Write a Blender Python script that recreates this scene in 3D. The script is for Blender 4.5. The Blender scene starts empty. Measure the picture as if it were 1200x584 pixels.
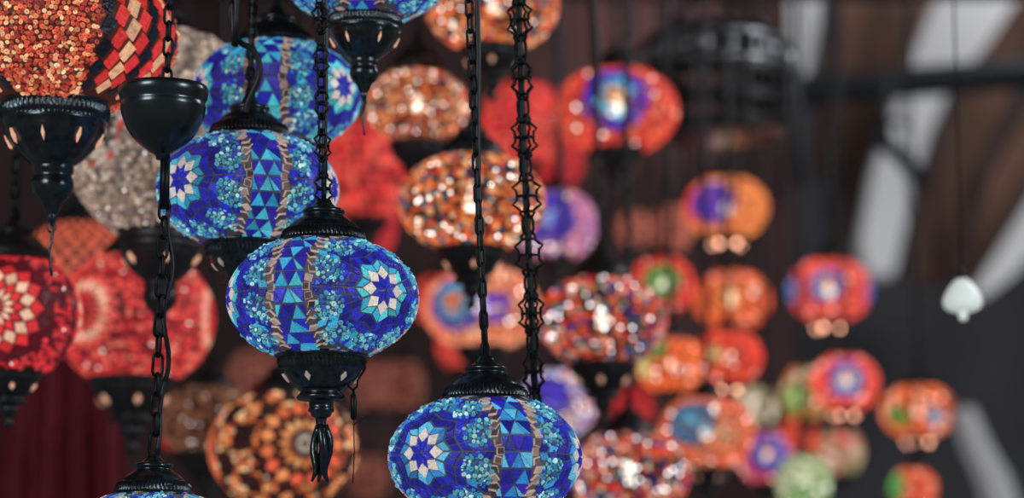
import bpy, math, random
import numpy as np
from mathutils import Vector, Matrix

PI = math.pi
C = bpy.context.scene.collection
sc = bpy.context.scene

# ------------------------------------------------------------------ camera
FPX = 1200 * 85.0 / 36.0
PITCH = math.radians(9.0)
CAM = Vector((0, 0, 1.55))
FWD = Vector((0, math.cos(PITCH), math.sin(PITCH)))
UP = Vector((0, -math.sin(PITCH), math.cos(PITCH)))
CEIL = 3.25


def at(px, py, d):
    return CAM + d * (FWD + Vector((1, 0, 0)) * ((px - 600) / FPX) + UP * ((292 - py) / FPX))


def lin(r, g, b):
    f = lambda c: (c / 255 / 12.92) if c <= 10.3 else ((c / 255 + .055) / 1.055) ** 2.4
    return (f(r), f(g), f(b))


# ------------------------------------------------------------------ materials
def new_mat(name):
    m = bpy.data.materials.new(name)
    m.use_nodes = True
    nt = m.node_tree
    return m, nt, nt.nodes['Principled BSDF'], nt.nodes['Material Output']


def plain(name, col, rough=.5, metal=0, noise=0.0, scale=20, bump=0, spec=.5, emit=0, ecol=None, stretch=None):
    m, nt, p, out = new_mat(name)
    p.inputs['Base Color'].default_value = (*col, 1)
    p.inputs['Roughness'].default_value = rough
    p.inputs['Metallic'].default_value = metal
    p.inputs['Specular IOR Level'].default_value = spec
    if emit:
        p.inputs['Emission Color'].default_value = (*(ecol or col), 1)
        p.inputs['Emission Strength'].default_value = emit
    if noise or bump:
        tc = nt.nodes.new('ShaderNodeTexCoord')
        mp = nt.nodes.new('ShaderNodeMapping')
        if stretch: mp.inputs['Scale'].default_value = stretch
        n = nt.nodes.new('ShaderNodeTexNoise')
        n.inputs['Scale'].default_value = scale
        n.inputs['Detail'].default_value = 5
        nt.links.new(tc.outputs['Object'], mp.inputs['Vector'])
        nt.links.new(mp.outputs['Vector'], n.inputs['Vector'])
        if noise:
            r = nt.nodes.new('ShaderNodeMapRange')
            r.inputs['From Min'].default_value = .3
            r.inputs['From Max'].default_value = .7
            r.inputs['To Min'].default_value = 1 - noise
            r.inputs['To Max'].default_value = 1 + noise
            mx = nt.nodes.new('ShaderNodeVectorMath'); mx.operation = 'SCALE'
            mx.inputs[0].default_value = col
            nt.links.new(n.outputs['Fac'], r.inputs['Value'])
            nt.links.new(r.outputs['Result'], mx.inputs['Scale'])
            nt.links.new(mx.outputs['Vector'], p.inputs['Base Color'])
        if bump:
            b = nt.nodes.new('ShaderNodeBump')
            b.inputs['Strength'].default_value = bump
            b.inputs['Distance'].default_value = .002
            nt.links.new(n.outputs['Fac'], b.inputs['Height'])
            nt.links.new(b.outputs['Normal'], p.inputs['Normal'])
    return m


def glass(name, emit, transp=0.0, rough=.18, foil=.35, scale=60, body=1.0):
    """stained glass lit from inside: colour per tile from the mesh, foil-like mottling"""
    m, nt, p, out = new_mat(name)
    a = nt.nodes.new('ShaderNodeAttribute'); a.attribute_name = 'Col'
    tc = nt.nodes.new('ShaderNodeTexCoord')
    n = nt.nodes.new('ShaderNodeTexNoise')
    n.inputs['Scale'].default_value = scale
    n.inputs['Detail'].default_value = 3
    r = nt.nodes.new('ShaderNodeMapRange')
    r.inputs['From Min'].default_value = .3; r.inputs['From Max'].default_value = .7
    r.inputs['To Min'].default_value = 1 - foil; r.inputs['To Max'].default_value = 1 + foil
    v = nt.nodes.new('ShaderNodeVectorMath'); v.operation = 'SCALE'
    nt.links.new(tc.outputs['Object'], n.inputs['Vector'])
    nt.links.new(n.outputs['Fac'], r.inputs['Value'])
    nt.links.new(a.outputs['Color'], v.inputs[0])
    nt.links.new(r.outputs['Result'], v.inputs['Scale'])
    bd = nt.nodes.new('ShaderNodeVectorMath'); bd.operation = 'SCALE'; bd.inputs['Scale'].default_value = body
    nt.links.new(v.outputs['Vector'], bd.inputs[0])
    nt.links.new(bd.outputs['Vector'], p.inputs['Base Color'])
    nt.links.new(v.outputs['Vector'], p.inputs['Emission Color'])
    p.inputs['Emission Strength'].default_value = emit
    p.inputs['Roughness'].default_value = rough
    b = nt.nodes.new('ShaderNodeBump')
    b.inputs['Strength'].default_value = .25; b.inputs['Distance'].default_value = .02
    nt.links.new(n.outputs['Fac'], b.inputs['Height'])
    nt.links.new(b.outputs['Normal'], p.inputs['Normal'])
    if transp:
        t = nt.nodes.new('ShaderNodeBsdfTransparent')
        nt.links.new(a.outputs['Color'], t.inputs['Color'])
        mx = nt.nodes.new('ShaderNodeMixShader'); mx.inputs['Fac'].default_value = transp
        nt.links.new(p.outputs['BSDF'], mx.inputs[1])
        nt.links.new(t.outputs['BSDF'], mx.inputs[2])
        nt.links.new(mx.outputs['Shader'], out.inputs['Surface'])
    try: m.cycles.emission_sampling = 'NONE'
    except Exception: pass
    return m


M = {}
M['metal'] = plain('aged_dark_metal', (.060, .068, .074), .24, .88, .35, 14, .15)
M['iron'] = plain('black_iron_chain', (.012, .013, .015), .42, .7)
M['rubber'] = plain('black_cord_rubber', (.008, .009, .010), .45)
M['farmetal'] = plain('dull_dark_metal', (.034, .031, .032), .42, .6, .3, 10)
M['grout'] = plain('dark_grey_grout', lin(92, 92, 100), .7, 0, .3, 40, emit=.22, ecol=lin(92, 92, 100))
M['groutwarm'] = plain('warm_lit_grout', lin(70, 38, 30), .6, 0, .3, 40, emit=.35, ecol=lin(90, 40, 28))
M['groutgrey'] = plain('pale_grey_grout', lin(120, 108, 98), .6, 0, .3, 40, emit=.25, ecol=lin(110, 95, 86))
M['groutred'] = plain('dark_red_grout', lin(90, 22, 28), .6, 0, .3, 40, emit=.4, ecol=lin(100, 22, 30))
M['glass'] = glass('mosaic_glass', .62)
M['bead'] = glass('glass_bead', .55, rough=.1, foil=.1)
M['mirror'] = glass('painted_mirror_chip', .50, rough=.08, foil=.15)  # glows so the reflections painted on the chips read bright
M['warmglass'] = glass('warm_mosaic_glass', .72, rough=.25, foil=.3, scale=30, body=.6)
M['farglass'] = glass('lit_mosaic_glass', .95, transp=.17, rough=.3, foil=.2, scale=10, body=.35)
M['sparknear'] = glass('soft_glint_bead', 1.2, rough=.1, foil=.05)  # weaker glint glow put into beads of the nearer lamps
M['spark'] = glass('glint_bead', 4.2, rough=.1, foil=.05)  # glow put into random beads, standing in for glints of the bulb
M['bulb'] = plain('frosted_bulb', (1, .9, .75), .4, emit=5, ecol=(1, .93, .74))
M['coolbulb'] = plain('white_bulb', (.8, .85, .8), .4, emit=.55, ecol=(.66, .72, .66))
M['slot'] = plain('lit_cutout', (1, .5, .3), .4, emit=.55, ecol=(1, .5, .33))
M['slotdim'] = plain('dim_cutout', (.8, .6, .5), .3, emit=.12, ecol=(.9, .62, .5))
M['slotfar'] = plain('far_lit_cutout', (1, .5, .3), .4, emit=9, ecol=(1, .45, .28))
def grout_far(name, col, ecol, emit=.25, transp=.42):
    m, nt, p, out = new_mat(name)
    p.inputs['Base Color'].default_value = (*col, 1); p.inputs['Roughness'].default_value = .6
    p.inputs['Emission Color'].default_value = (*ecol, 1); p.inputs['Emission Strength'].default_value = emit
    t = nt.nodes.new('ShaderNodeBsdfTransparent')
    mx = nt.nodes.new('ShaderNodeMixShader'); mx.inputs['Fac'].default_value = transp
    nt.links.new(p.outputs['BSDF'], mx.inputs[1]); nt.links.new(t.outputs['BSDF'], mx.inputs[2])
    nt.links.new(mx.outputs['Shader'], out.inputs['Surface'])
    return m


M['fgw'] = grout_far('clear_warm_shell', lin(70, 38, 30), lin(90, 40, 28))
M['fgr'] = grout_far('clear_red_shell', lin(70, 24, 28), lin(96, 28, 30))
for k in ('fgw', 'fgr', 'slotfar', 'bulb', 'slot', 'slotdim', 'grout', 'groutwarm', 'groutgrey', 'groutred'):
    M[k].cycles.emission_sampling = 'NONE'


# ------------------------------------------------------------------ mesh builder
class MB:
    def __init__(self):
        self.v = []; self.f = []; self.c = []; self.m = []; self.s = []

    def face(self, idx, col=(1, 1, 1), mi=0, smooth=False):
        self.f.append(idx); self.c.append(col); self.m.append(mi); self.s.append(smooth)

    def lathe(self, prof, seg=48, mi=0, col=(1, 1, 1), mod=None, cap0=False, cap1=False):
        b = len(self.v); n = len(prof)
        for i, (r, z) in enumerate(prof):
            for j in range(seg):
                a = 2 * PI * j / seg
                rr = r * (mod(r, z, a) if mod else 1)
                self.v.append((rr * math.sin(a), -rr * math.cos(a), z))
        up = prof[-1][1] >= prof[0][1]
        for i in range(n - 1):
            for j in range(seg):
                k = (j + 1) % seg
                q = (b + i * seg + j, b + i * seg + k, b + (i + 1) * seg + k, b + (i + 1) * seg + j)
                self.face(q if up else q[::-1], col, mi, True)
        if cap0: self.face(tuple(b + j for j in range(seg))[::(-1 if up else 1)], col, mi)
        if cap1: self.face(tuple(b + (n - 1) * seg + j for j in range(seg))[::(1 if up else -1)], col, mi)

    def tube(self, pts, rad, sides=6, closed=False, mi=0, col=(1, 1, 1)):
        pts = [Vector(p) for p in pts]; n = len(pts); b = len(self.v)
        if not isinstance(rad, (list, tuple)): rad = [rad] * n
        prev = None
        for i, p in enumerate(pts):
            if closed: t = pts[(i + 1) % n] - pts[i - 1]
            else: t = pts[min(i + 1, n - 1)] - pts[max(i - 1, 0)]
            t.normalize()
            if prev is None:
                u = t.cross(Vector((.31, .95, .05)))
                if u.length < .1: u = t.cross(Vector((1, 0, 0)))
            else:
                u = prev - t * prev.dot(t)
            u.normalize(); prev = u
            w = t.cross(u)
            for j in range(sides):
                a = 2 * PI * j / sides
                self.v.append(tuple(p + rad[i] * (u * math.cos(a) + w * math.sin(a))))
        for i in range(n if closed else n - 1):
            k = (i + 1) % n
            for j in range(sides):
                l = (j + 1) % sides
                self.face((b + i * sides + j, b + i * sides + l, b + k * sides + l, b + k * sides + j), col, mi, True)
        if not closed:
            self.face(tuple(b + j for j in range(sides))[::-1], col, mi)
            self.face(tuple(b + (n - 1) * sides + j for j in range(sides)), col, mi)

    def box(self, cx, cy, cz, sx, sy, sz, mi=0):
        b = len(self.v)
        for x in (-1, 1):
            for y in (-1, 1):
                for z in (-1, 1):
                    self.v.append((cx + x * sx / 2, cy + y * sy / 2, cz + z * sz / 2))
        for q in ((0, 1, 3, 2), (4, 6, 7, 5), (0, 4, 5, 1), (2, 3, 7, 6), (0, 2, 6, 4), (1, 5, 7, 3)):
            self.face(tuple(b + i for i in q), (1, 1, 1), mi)

    def mesh(self, name, mats):
        me = bpy.data.meshes.new(name)
        me.from_pydata(self.v, [], self.f)
        for m in mats: me.materials.append(m)
        me.polygons.foreach_set('material_index', self.m)
        me.polygons.foreach_set('use_smooth', self.s)
        lens = np.array([len(f) for f in self.f])
        cols = np.ones((len(self.f), 4), dtype=np.float32)
        cols[:, :3] = np.array(self.c, dtype=np.float32)
        at_ = me.attributes.new('Col', 'FLOAT_COLOR', 'CORNER')
        at_.data.foreach_set('color', np.repeat(cols, lens, axis=0).ravel())
        me.update()
        return me


def obj(name, me, parent=None, loc=(0, 0, 0), scale=1.0, rz=0.0):
    o = bpy.data.objects.new(name, me)
    C.objects.link(o)
    if parent: o.parent = parent
    o.location = loc; o.scale = (scale,) * 3; o.rotation_euler = (0, 0, rz)
    return o


def tag(o, label, cat, group=None):
    o['label'] = label; o['category'] = cat
    if group: o['group'] = group
    return o


def thing(name, label, cat, loc, group=None):
    o = bpy.data.objects.new(name, None); C.objects.link(o)
    o.location = loc; o.empty_display_size = .05
    return tag(o, label, cat, group)


def struct(o):
    o['kind'] = 'structure'; return o


# ------------------------------------------------------------------ mosaic globes (unit radius)
class Surf:
    def __init__(self, H, open_r=.45):
        self.H = H; self.t0 = math.acos(open_r)
        t = np.linspace(-self.t0, self.t0, 801)
        ds = np.sqrt(np.sin(t) ** 2 + (H * np.cos(t)) ** 2)
        b = np.concatenate([[0], np.cumsum((ds[1:] + ds[:-1]) / 2 * (t[1] - t[0]))])
        b -= b[400]
        self.t = t; self.b = b; self.bmax = b[-1]

    def tt(self, b): return float(np.interp(b, self.b, self.t))
    def r(self, b): return math.cos(self.tt(b))

    def p(self, phi, b, h=0.0):
        t = self.tt(b); ct, st = math.cos(t), math.sin(t)
        nr, nz = self.H * ct, st
        L = math.hypot(nr, nz); nr /= L; nz /= L
        r = ct + nr * h; z = self.H * st + nz * h
        return (r * math.sin(phi), -r * math.cos(phi), z)

    def frame(self, phi, b):
        p = Vector(self.p(phi, b)); q = Vector(self.p(phi, b, .1)); n = (q - p).normalized()
        e = Vector((math.cos(phi), math.sin(phi), 0)); u = n.cross(e)
        return p, n, e, u


def jit(col, rng, a=.18):
    k = 1 + rng.uniform(-a, a)
    return (col[0] * k, col[1] * k, col[2] * k)


class Globe(MB):
    """slots: 0 grout shell, 1 tile glass, 2 bead glass, 3 mirror chips, 4 beads that glow as glints"""
    def __init__(self, H, seed):
        super().__init__(); self.S = Surf(H); self.rng = random.Random(seed)

    def shell(self, h=-.004, seg=64, rings=22):
        S = self.S; prof = []
        for i in range(rings + 1):
            b = -S.bmax + 2 * S.bmax * i / rings
            p = S.p(0, b, h); prof.append((-p[1], p[2]))
        self.lathe(prof, seg, 0)

    def tile(self, pts, col, phi0=0.0, gap=.010, h=.014, mi=1, planar=True, scol=None):
        """pts in (a, b): arc length along the parallel / along the meridian, around the meridian phi0"""
        S = self.S
        if any(abs(q[1]) > S.bmax for q in pts): return
        ca = sum(q[0] for q in pts) / len(pts); cb = sum(q[1] for q in pts) / len(pts)
        md = min(math.hypot(q[0] - ca, q[1] - cb) for q in pts)
        k = 1 - gap / max(md, gap * 2)
        lo, hi = [], []
        for a, b in pts:
            for kk, hh, L in ((k, 0, lo), (k * (.78 if scol else .95), h, hi)):
                a2, b2 = ca + (a - ca) * kk, cb + (b - cb) * kk
                ph = phi0 + a2 / (S.r(b2) if planar else 1)
                L.append(S.p(ph, b2, hh))
        i0 = len(self.v); n = len(pts)
        self.v += lo + hi
        pa = [Vector(x) for x in hi]
        nn = (pa[1] - pa[0]).cross(pa[2] - pa[0])
        rev = nn.dot(pa[0] + Vector((0, 0, pa[0].z))) < 0
        top = tuple(range(i0 + n, i0 + 2 * n))
        self.face(top[::-1] if rev else top, col, mi)
        for j in range(n):
            l = (j + 1) % n
            q = (i0 + j, i0 + l, i0 + n + l, i0 + n + j)
            self.face(q[::-1] if rev else q, scol or col, mi)

    def bead(self, phi, b, r, col, ring=True, mi=2, lift=.4, n1=8, n2=5):
        S = self.S
        if abs(b) > S.bmax - r * .5: return
        p, n, e, u = S.frame(phi, b)
        rng = self.rng
        if ring:
            tilt = rng.uniform(0, .9); ax = rng.uniform(0, 2 * PI)
            axv = e * math.cos(ax) + u * math.sin(ax)
            R3 = Matrix.Rotation(tilt, 3, axv)
            n2v, e2, u2 = R3 @ n, R3 @ e, R3 @ u
            c = p + n * r * (.45 + .3 * tilt); i0 = len(self.v); R1, R2 = r * .62, r * .40
            for i in range(n1):
                a = 2 * PI * i / n1; d = e2 * math.cos(a) + u2 * math.sin(a)
                for j in range(n2):
                    g = 2 * PI * j / n2
                    self.v.append(tuple(c + d * (R1 + R2 * math.cos(g)) + n2v * R2 * math.sin(g)))
            for i in range(n1):
                k = (i + 1) % n1
                for j in range(n2):
                    l = (j + 1) % n2
                    self.face((i0 + i * n2 + j, i0 + k * n2 + j, i0 + k * n2 + l, i0 + i * n2 + l), col, mi, True)
        else:
            i0 = len(self.v); m = 6; a0 = rng.uniform(0, PI)
            el = rng.uniform(.75, 1.3)
            for (rr, hh) in ((1.0, -.1), (.8, .55)):
                for i in range(m):
                    a = a0 + 2 * PI * i / m
                    self.v.append(tuple(p + e * (r * rr * el * math.cos(a)) + u * (r * rr / el * math.sin(a)) + n * (r * hh)))
            self.v.append(tuple(p + n * r * .9))
            for i in range(m):
                k = (i + 1) % m
                self.face((i0 + i, i0 + k, i0 + m + k, i0 + m + i), col, mi, True)
                self.face((i0 + m + i, i0 + m + k, i0 + 2 * m), col, mi, True)

    def scatter(self, d, fn, phi_a=-PI, phi_b=PI):
        """rows of beads all over the globe; fn(phi, b) -> (colour, slot, size) or None"""
        S = self.S; rng = self.rng
        nb = int(2 * S.bmax / d)
        for i in range(nb + 1):
            b = -S.bmax + d * .5 + i * d * .98
            if b > S.bmax: break
            r = S.r(b); n = max(6, int((phi_b - phi_a) * r / d))
            off = rng.random()
            for j in range(n):
                ph = phi_a + (phi_b - phi_a) * ((j + off + rng.uniform(-.25, .25)) % n) / n
                bb = b + rng.uniform(-.28, .28) * d
                res = fn(ph, bb)
                if res: yield ph, bb, res


BLUE, BLUE2, TEAL, TEAL2 = lin(36, 34, 132), lin(36, 40, 164), lin(58, 160, 196), lin(78, 190, 198)
CREAM = lin(216, 200, 190)


def rhomb(th, w, r0, r1, r2, cb=0.0):
    f = lambda r, t: (r * math.cos(t), cb + r * math.sin(t))
    return [f(r0, th), f(r1, th - w), f(r2, th), f(r1, th + w)]


def blue_globe(name, seed, H=.67, teal=(TEAL, TEAL2), star=None):
    G = Globe(H, seed); S = G.S; rng = G.rng
    G.shell()
    NCL, RCL, DCL = 10, .142, .630
    for k in range(3):
        p0 = k * 2 * PI / 3
        cl = []
        for j in range(NCL):
            t = 2 * PI * (j + .5) / NCL
            cl.append((DCL * math.cos(t), DCL * 1.02 * math.sin(t)))

        def blocked(pts, m=.02):
            ca = sum(q[0] for q in pts) / len(pts); cb = sum(q[1] for q in pts) / len(pts)
            if any(math.hypot(ca - x, cb - y) < RCL + m for x, y in cl): return True
            return abs(ca) > 1.047 * S.r(max(-S.bmax, min(S.bmax, cb))) - .285
        w8 = PI / 8
        for j in range(8):
            th = 2 * PI * j / 8 + PI / 8
            G.tile(rhomb(th, w8, 0, .100, .185), jit(BLUE2, rng), p0, .006)
            G.tile(rhomb(th + w8, w8,   .104, .187, .276), jit(CREAM, rng, .12), p0, .007)
        P = lambda r, t: (r * math.cos(t), r * math.sin(t))

        def zig(r_notch, r_tip, dn, dt, cols, off, split=1):
            for j in range(8):
                tip = 2 * PI * j / 8 + off
                for s in (-1, 1):
                    notch = tip + s * w8
                    A, B = P(r_notch, notch), P(r_tip, tip)
                    A2, B2 = P(r_notch + dn, notch), P(r_tip + dt, tip)
                    mx = lambda p, q, t: (p[0] + (q[0] - p[0]) * t, p[1] + (q[1] - p[1]) * t)
                    for q in range(split):
                        pts = [mx(A, B, q / split), mx(A, B, (q + 1) / split), mx(A2, B2, (q + 1) / split), mx(A2, B2, q / split)]
                        if not blocked(pts, -.012): G.tile(pts, jit(rng.choice(cols), rng, .38), p0, .0095)
        off = PI / 4
        zig(.189, .278, .098, .085, teal, off)
        zig(.291, .367, .105, .105, (BLUE, BLUE2), off, 2)
        zig(.400, .476, .105, .110, (BLUE, BLUE2), off, 2)
        zig(.509, .590, .110, .120, (BLUE, BLUE2, BLUE, teal[0]), off, 3)
        zig(.623, .714, .100, .110, (BLUE, BLUE2, BLUE, teal[0]), off, 3)
        # bead clusters
        beadcols = (lin(112, 190, 196), lin(76, 160, 184), lin(62, 116, 184), lin(176, 218, 218), lin(100, 180, 194), lin(50, 74, 170), lin(60, 150, 170))
        for x, y in cl:
            placed = []
            if abs(y) > S.bmax + .05: continue
            for q in range(900):
                rr = (RCL + .012) * math.sqrt(rng.random()); t = rng.uniform(0, 2 * PI)
                a, b = x + rr * math.cos(t), y + rr * math.sin(t)
                rad = rng.uniform(.019, .030) if q < 300 else rng.uniform(.010, .016)
                if abs(b) > S.bmax - .01: continue
                if any((a - c) ** 2 + (b - d) ** 2 < ((rad + e) * .86) ** 2 for c, d, e in placed): continue
                placed.append((a, b, rad))
                G.bead(p0 + a / S.r(b), b, rad, jit(rng.choice(beadcols), rng, .35), True)
        # scalloped chain of mirror chips on both sides
        mcol = (lin(96, 76, 68), lin(60, 48, 46), lin(140, 116, 106), lin(70, 58, 56), lin(176, 152, 142), lin(90, 76, 72))  # browns and beiges paint in the warm surroundings the chips would reflect
        for s in (-1, 1):
            nn = int(2 * S.bmax / .088)
            for i in range(nn):
                b = -S.bmax + (i + .5) * 2 * S.bmax / nn
                wob = .026 * math.cos(b * 2 * PI / .40)
                slope = -.026 * 2 * PI / .40 * math.sin(b * 2 * PI / .40)
                a = s * (1.047 * S.r(b) - .214 + wob)
                hs = .043; ang = math.atan(slope) * s * .8
                pts = []
                for (u, v) in ((-1, -1), (1, -1), (1, 1), (-1, 1)):
                    du, dv = u * hs, v * hs
                    pts.append((a + du * math.cos(ang) + dv * math.sin(ang), b - du * math.sin(ang) + dv * math.cos(ang)))
                G.tile(pts, jit(rng.choice(mcol), rng, .25), p0, .004, .024, 3, scol=jit(lin(190, 160, 146), rng))
        # loose small beads fill what is left of the medallion field
        occ = []
        for f in range(900):
            a, b = rng.uniform(-.80, .80), rng.uniform(-S.bmax, S.bmax)
            rr = math.hypot(a, b)
            if rr < .56 or abs(a) > 1.047 * S.r(b) - .292: continue
            if any(math.hypot(a - x, b - y) < RCL for x, y in cl): continue
            if any((a - c) ** 2 + (b - d) ** 2 < .0012 for c, d in occ): continue
            occ.append((a, b)); G.bead(p0 + a / S.r(b), b, .019, jit(rng.choice((BLUE2, BLUE, lin(60, 120, 190), teal[0])), rng), True)
        # rim rows of small chips
        for bb in (-1, 1):
            n = 14
            for i in range(n):
                a0 = -.7 + 1.4 * i / n; a1 = a0 + 1.4 / n
                rr = S.r(S.bmax * .93)
                if abs(a0 + .05) > 1.047 * rr - .26: continue
                y0, y1 = bb * (S.bmax - .065), bb * (S.bmax - .004)
                G.tile([(a0 * .9, y0), (a1 * .9, y0), (a1 * .9, y1), (a0 * .9, y1)], jit(rng.choice(mcol), rng), p0, .006, .012, 3)
        # band of triangles
        pb = p0 + PI / 3
        hw = .164; n = 10; dh = 2 * S.bmax / n
        for i in range(n):
            y0 = -S.bmax + i * dh + .001; y1 = y0 + dh - .002
            A = [-hw, 0, hw]; B = [-hw, -hw / 2, hw / 2, hw]
            lo, up = (A, B) if i % 2 else (B, A)
            pts = sorted([(x, 0) for x in lo] + [(x, 1) for x in up])
            tris = []
            il, iu = 0, 0
            while il < len(lo) - 1 or iu < len(up) - 1:
                if iu >= len(up) - 1 or (il < len(lo) - 1 and lo[il + 1] <= up[iu + 1]):
                    tris.append(((lo[il], y0), (lo[il + 1], y0), (up[iu], y1), 0)); il += 1
                else:
                    tris.append(((lo[il], y0), (up[iu + 1], y1), (up[iu], y1), 1)); iu += 1
            for t0, t1, t2, kind in tris:
                c = rng.choice(teal) if kind == (0 if rng.random() > .22 else 1) and rng.random() > .12 else rng.choice((BLUE, BLUE2, lin(52, 34, 150)))
                jx = lambda q: (q[0] + rng.uniform(-.008, .008), q[1])
                G.tile([jx(t0), jx(t1), jx(t2)], jit(c, rng, .3), pb, .012)
    return G.mesh(name, [M['grout'], M['glass'], M['bead'], M['mirror'], M['spark']])


def angd(p, q):
    return (p - q + PI) % (2 * PI) - PI


def mix_globe(name, seed, H, pal, d=.085, grout='groutwarm', spark=.05, meds=(), sparkcol=(1, .93, .85), far=True, band=None):
    """beads and chips all over; meds: (phi, b, [(radius, colours)...]) round flowers of other colours"""
    G = Globe(H, seed); S = G.S; rng = G.rng
    G.shell(seg=40, rings=16)

    def fn(ph, b):
        for (mp, mb, rings) in meds:
            x = angd(ph, mp) * S.r(max(-S.bmax, min(S.bmax, b))); y = b - mb
            q = math.hypot(x, y)
            for rr, cols in rings:
                if q < rr: return rng.choice(cols), 2, 1
        if rng.random() < spark: return sparkcol, 4, .48
        return rng.choice(pal), 2, 1
    for ph, b, (col, mi, sz) in G.scatter(d, fn):
        G.bead(ph, b, d * .52 * sz * rng.uniform(.75, 1.2), jit(col, rng, .35), False, mi)
    g = M['farglass'] if far else M['warmglass']
    if far: grout = {'groutwarm': 'fgw', 'groutred': 'fgr'}[grout]
    return G.mesh(name, [M[grout], g, g, M['mirror'], M['spark' if far else 'sparknear']])


def star_globe(name, seed, H, rings, pal, grout, nm=3, n=16, d=.075, spark=.03, b0=0.0, sparkcol=(1, .8, .7), dark=None):
    """medallions of rhombus rings (r0, r1, r2, colour) and beads between them"""
    G = Globe(H, seed); S = G.S; rng = G.rng
    G.shell(seg=48, rings=18)
    for k in range(nm):
        p0 = k * 2 * PI / nm
        for i, (r0, r1, r2, col) in enumerate(rings):
            for j in range(n):
                th = 2 * PI * (j + .5 * (i % 2)) / n
                G.tile(rhomb(th, PI / n, r0, r1, r2, b0), jit(rng.choice(col), rng, .2), p0, .010, .02)
    rmax = rings[-1][2] * .97

    def fn(ph, b):
        for k in range(nm):
            x = angd(ph, k * 2 * PI / nm) * S.r(max(-S.bmax, min(S.bmax, b)))
            if math.hypot(x, b - b0) < rmax: return None
        if dark and math.sin(ph * 9) * math.sin(b * 9 + .6) < .02: return rng.choice(dark), 2, 1
        if rng.random() < spark: return sparkcol, 4, .5
        return rng.choice(pal), 2, 1
    for ph, b, (col, mi, sz) in G.scatter(d, fn):
        G.bead(ph, b, d * .5 * sz * rng.uniform(.8, 1.15), jit(col, rng, .25), False, mi)
    return G.mesh(name, [M[grout], M['warmglass'], M['warmglass'], M['mirror'], M['sparknear']])


def bead_globe(name, seed=5, H=.66):
    """small orange ring beads between bands of black, red and cream diamonds"""
    G = Globe(H, seed); S = G.S; rng = G.rng
    G.shell()
    hb = math.radians(29)

    def edge(b):
        return hb - .055 + .085 * abs(((b / .19) % 1) * 2 - 1)
    pal = [lin(222, 112, 76), lin(204, 84, 62), lin(236, 152, 106), lin(186, 62, 54), lin(250, 196, 146), lin(150, 62, 56), lin(214, 96, 70)]

    def fn(ph, b):
        for k in range(3):
            if abs(angd(ph, k * 2 * PI / 3)) < edge(b): return rng.choice(pal), 2, 1
        return None
    for ph, b, (col, mi, sz) in G.scatter(.041, fn):
        sp = rng.random() < .006
        G.bead(ph, b, rng.uniform(.018, .026), (.8, .55, .33) if sp else jit(col, rng, .35), True, 4 if sp else 2, n1=7, n2=4)
    BK, RD, CR = lin(22, 24, 34), lin(214, 52, 52), lin(228, 170, 130)
    seq = [BK, RD, CR, RD, BK, RD, CR, RD, BK]
    w = (2 * PI / 3 - 2 * hb) / len(seq)
    nrow = 4.5
    for k in range(3):
        p0 = k * 2 * PI / 3 + PI / 3
        for i, col in enumerate(seq):
            pc = -(len(seq) - 1) / 2 * w + i * w
            for j in range(int(nrow * 2) + 1):
                b = -S.bmax + j * S.bmax / nrow + (i % 2) * .5 * S.bmax / nrow
                hh = S.bmax / nrow * .56; ww = w * .72
                pts = [(pc - ww, b - hh * .5), (pc + ww * .2, b - hh), (pc + ww, b + hh * .5), (pc - ww * .2, b + hh)]
                G.tile(pts, jit(col, rng, .2), p0, .012, .016, 1, False)
    return G.mesh(name, [M['groutwarm'], M['warmglass'], M['bead'], M['mirror'], M['sparknear']])


# ------------------------------------------------------------------ metal fittings (unit globe radius)
def gad(z0, z1, n=60, amp=.035, slant=20):
    def f(r, z, a):
        if z0 < z < z1: return 1 + amp * math.cos(n * a + slant * (z - z0))
        return 1
    return f


def cap_mesh(far=False):
    b = MB()
    prof = [(.40, -.015), (.47, -.02), (.485, .0), (.478, .02), (.45, .03), (.445, .045), (.443, .06), (.435, .085), (.425, .11), (.41, .135),
            (.395, .15), (.37, .155), (.365, .17), (.33, .21), (.275, .255), (.225, .285), (.205, .30), (.208, .31), (.225, .325), (.228, .345), (.21, .365),
            (.17, .375), (.14, .385), (.10, .42), (.085, .44), (.075, .47), (0.001, .475)]
    b.lathe(prof, 24 if far else 240, mod=None if far else gad(.035, .145))
    return b.mesh('top_cap_mesh', [M['farmetal' if far else 'metal']])


def cup_mesh(kind, far=False):
    b = MB()
    if kind == 'short':
        prof = [(.40, .02), (.485, .02), (.50, .0), (.49, -.02), (.465, -.03), (.46, -.05), (.455, -.075), (.45, -.10), (.445, -.125), (.44, -.14), (.42, -.15),
                (.415, -.17), (.39, -.22), (.35, -.27), (.30, -.32), (.25, -.36), (.22, -.38), (.225, -.40), (.255, -.425), (.262, -.445), (.245, -.47), (.18, -.475),
                (.13, -.48), (.128, -.55), (.135, -.56), (.135, -.59), (.115, -.60), (.10, -.64), (.06, -.66), (.05, -.69), (.001, -.70)]
        m = gad(-.148, -.035)
    else:
        prof = [(.40, .03), (.455, .03), (.475, .015), (.47, .0), (.455, -.012), (.45, -.03), (.452, -.05), (.452, -.08), (.45, -.10), (.44, -.115), (.43, -.13),
                (.44, -.15), (.435, -.175), (.425, -.19), (.42, -.22), (.40, -.28), (.36, -.34), (.31, -.40), (.25, -.46), (.20, -.50), (.17, -.52), (.175, -.54), (.17, -.58),
                (.155, -.60), (.16, -.62), (.175, -.66), (.18, -.70), (.165, -.75), (.13, -.80), (.09, -.84), (.075, -.88), (.05, -.93), (.03, -.96), (.001, -.97)]
        g = gad(-.125, -.02)

        def m(r, z, a):
            if -.50 < z < -.20: return 1 + .018 * math.cos(12 * a)
            return g(r, z, a)
    b.lathe(prof[::-1], 24 if far else 240, mod=None if far else m)
    return b.mesh('bottom_cup_mesh', [M['farmetal' if far else 'metal']])


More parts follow.
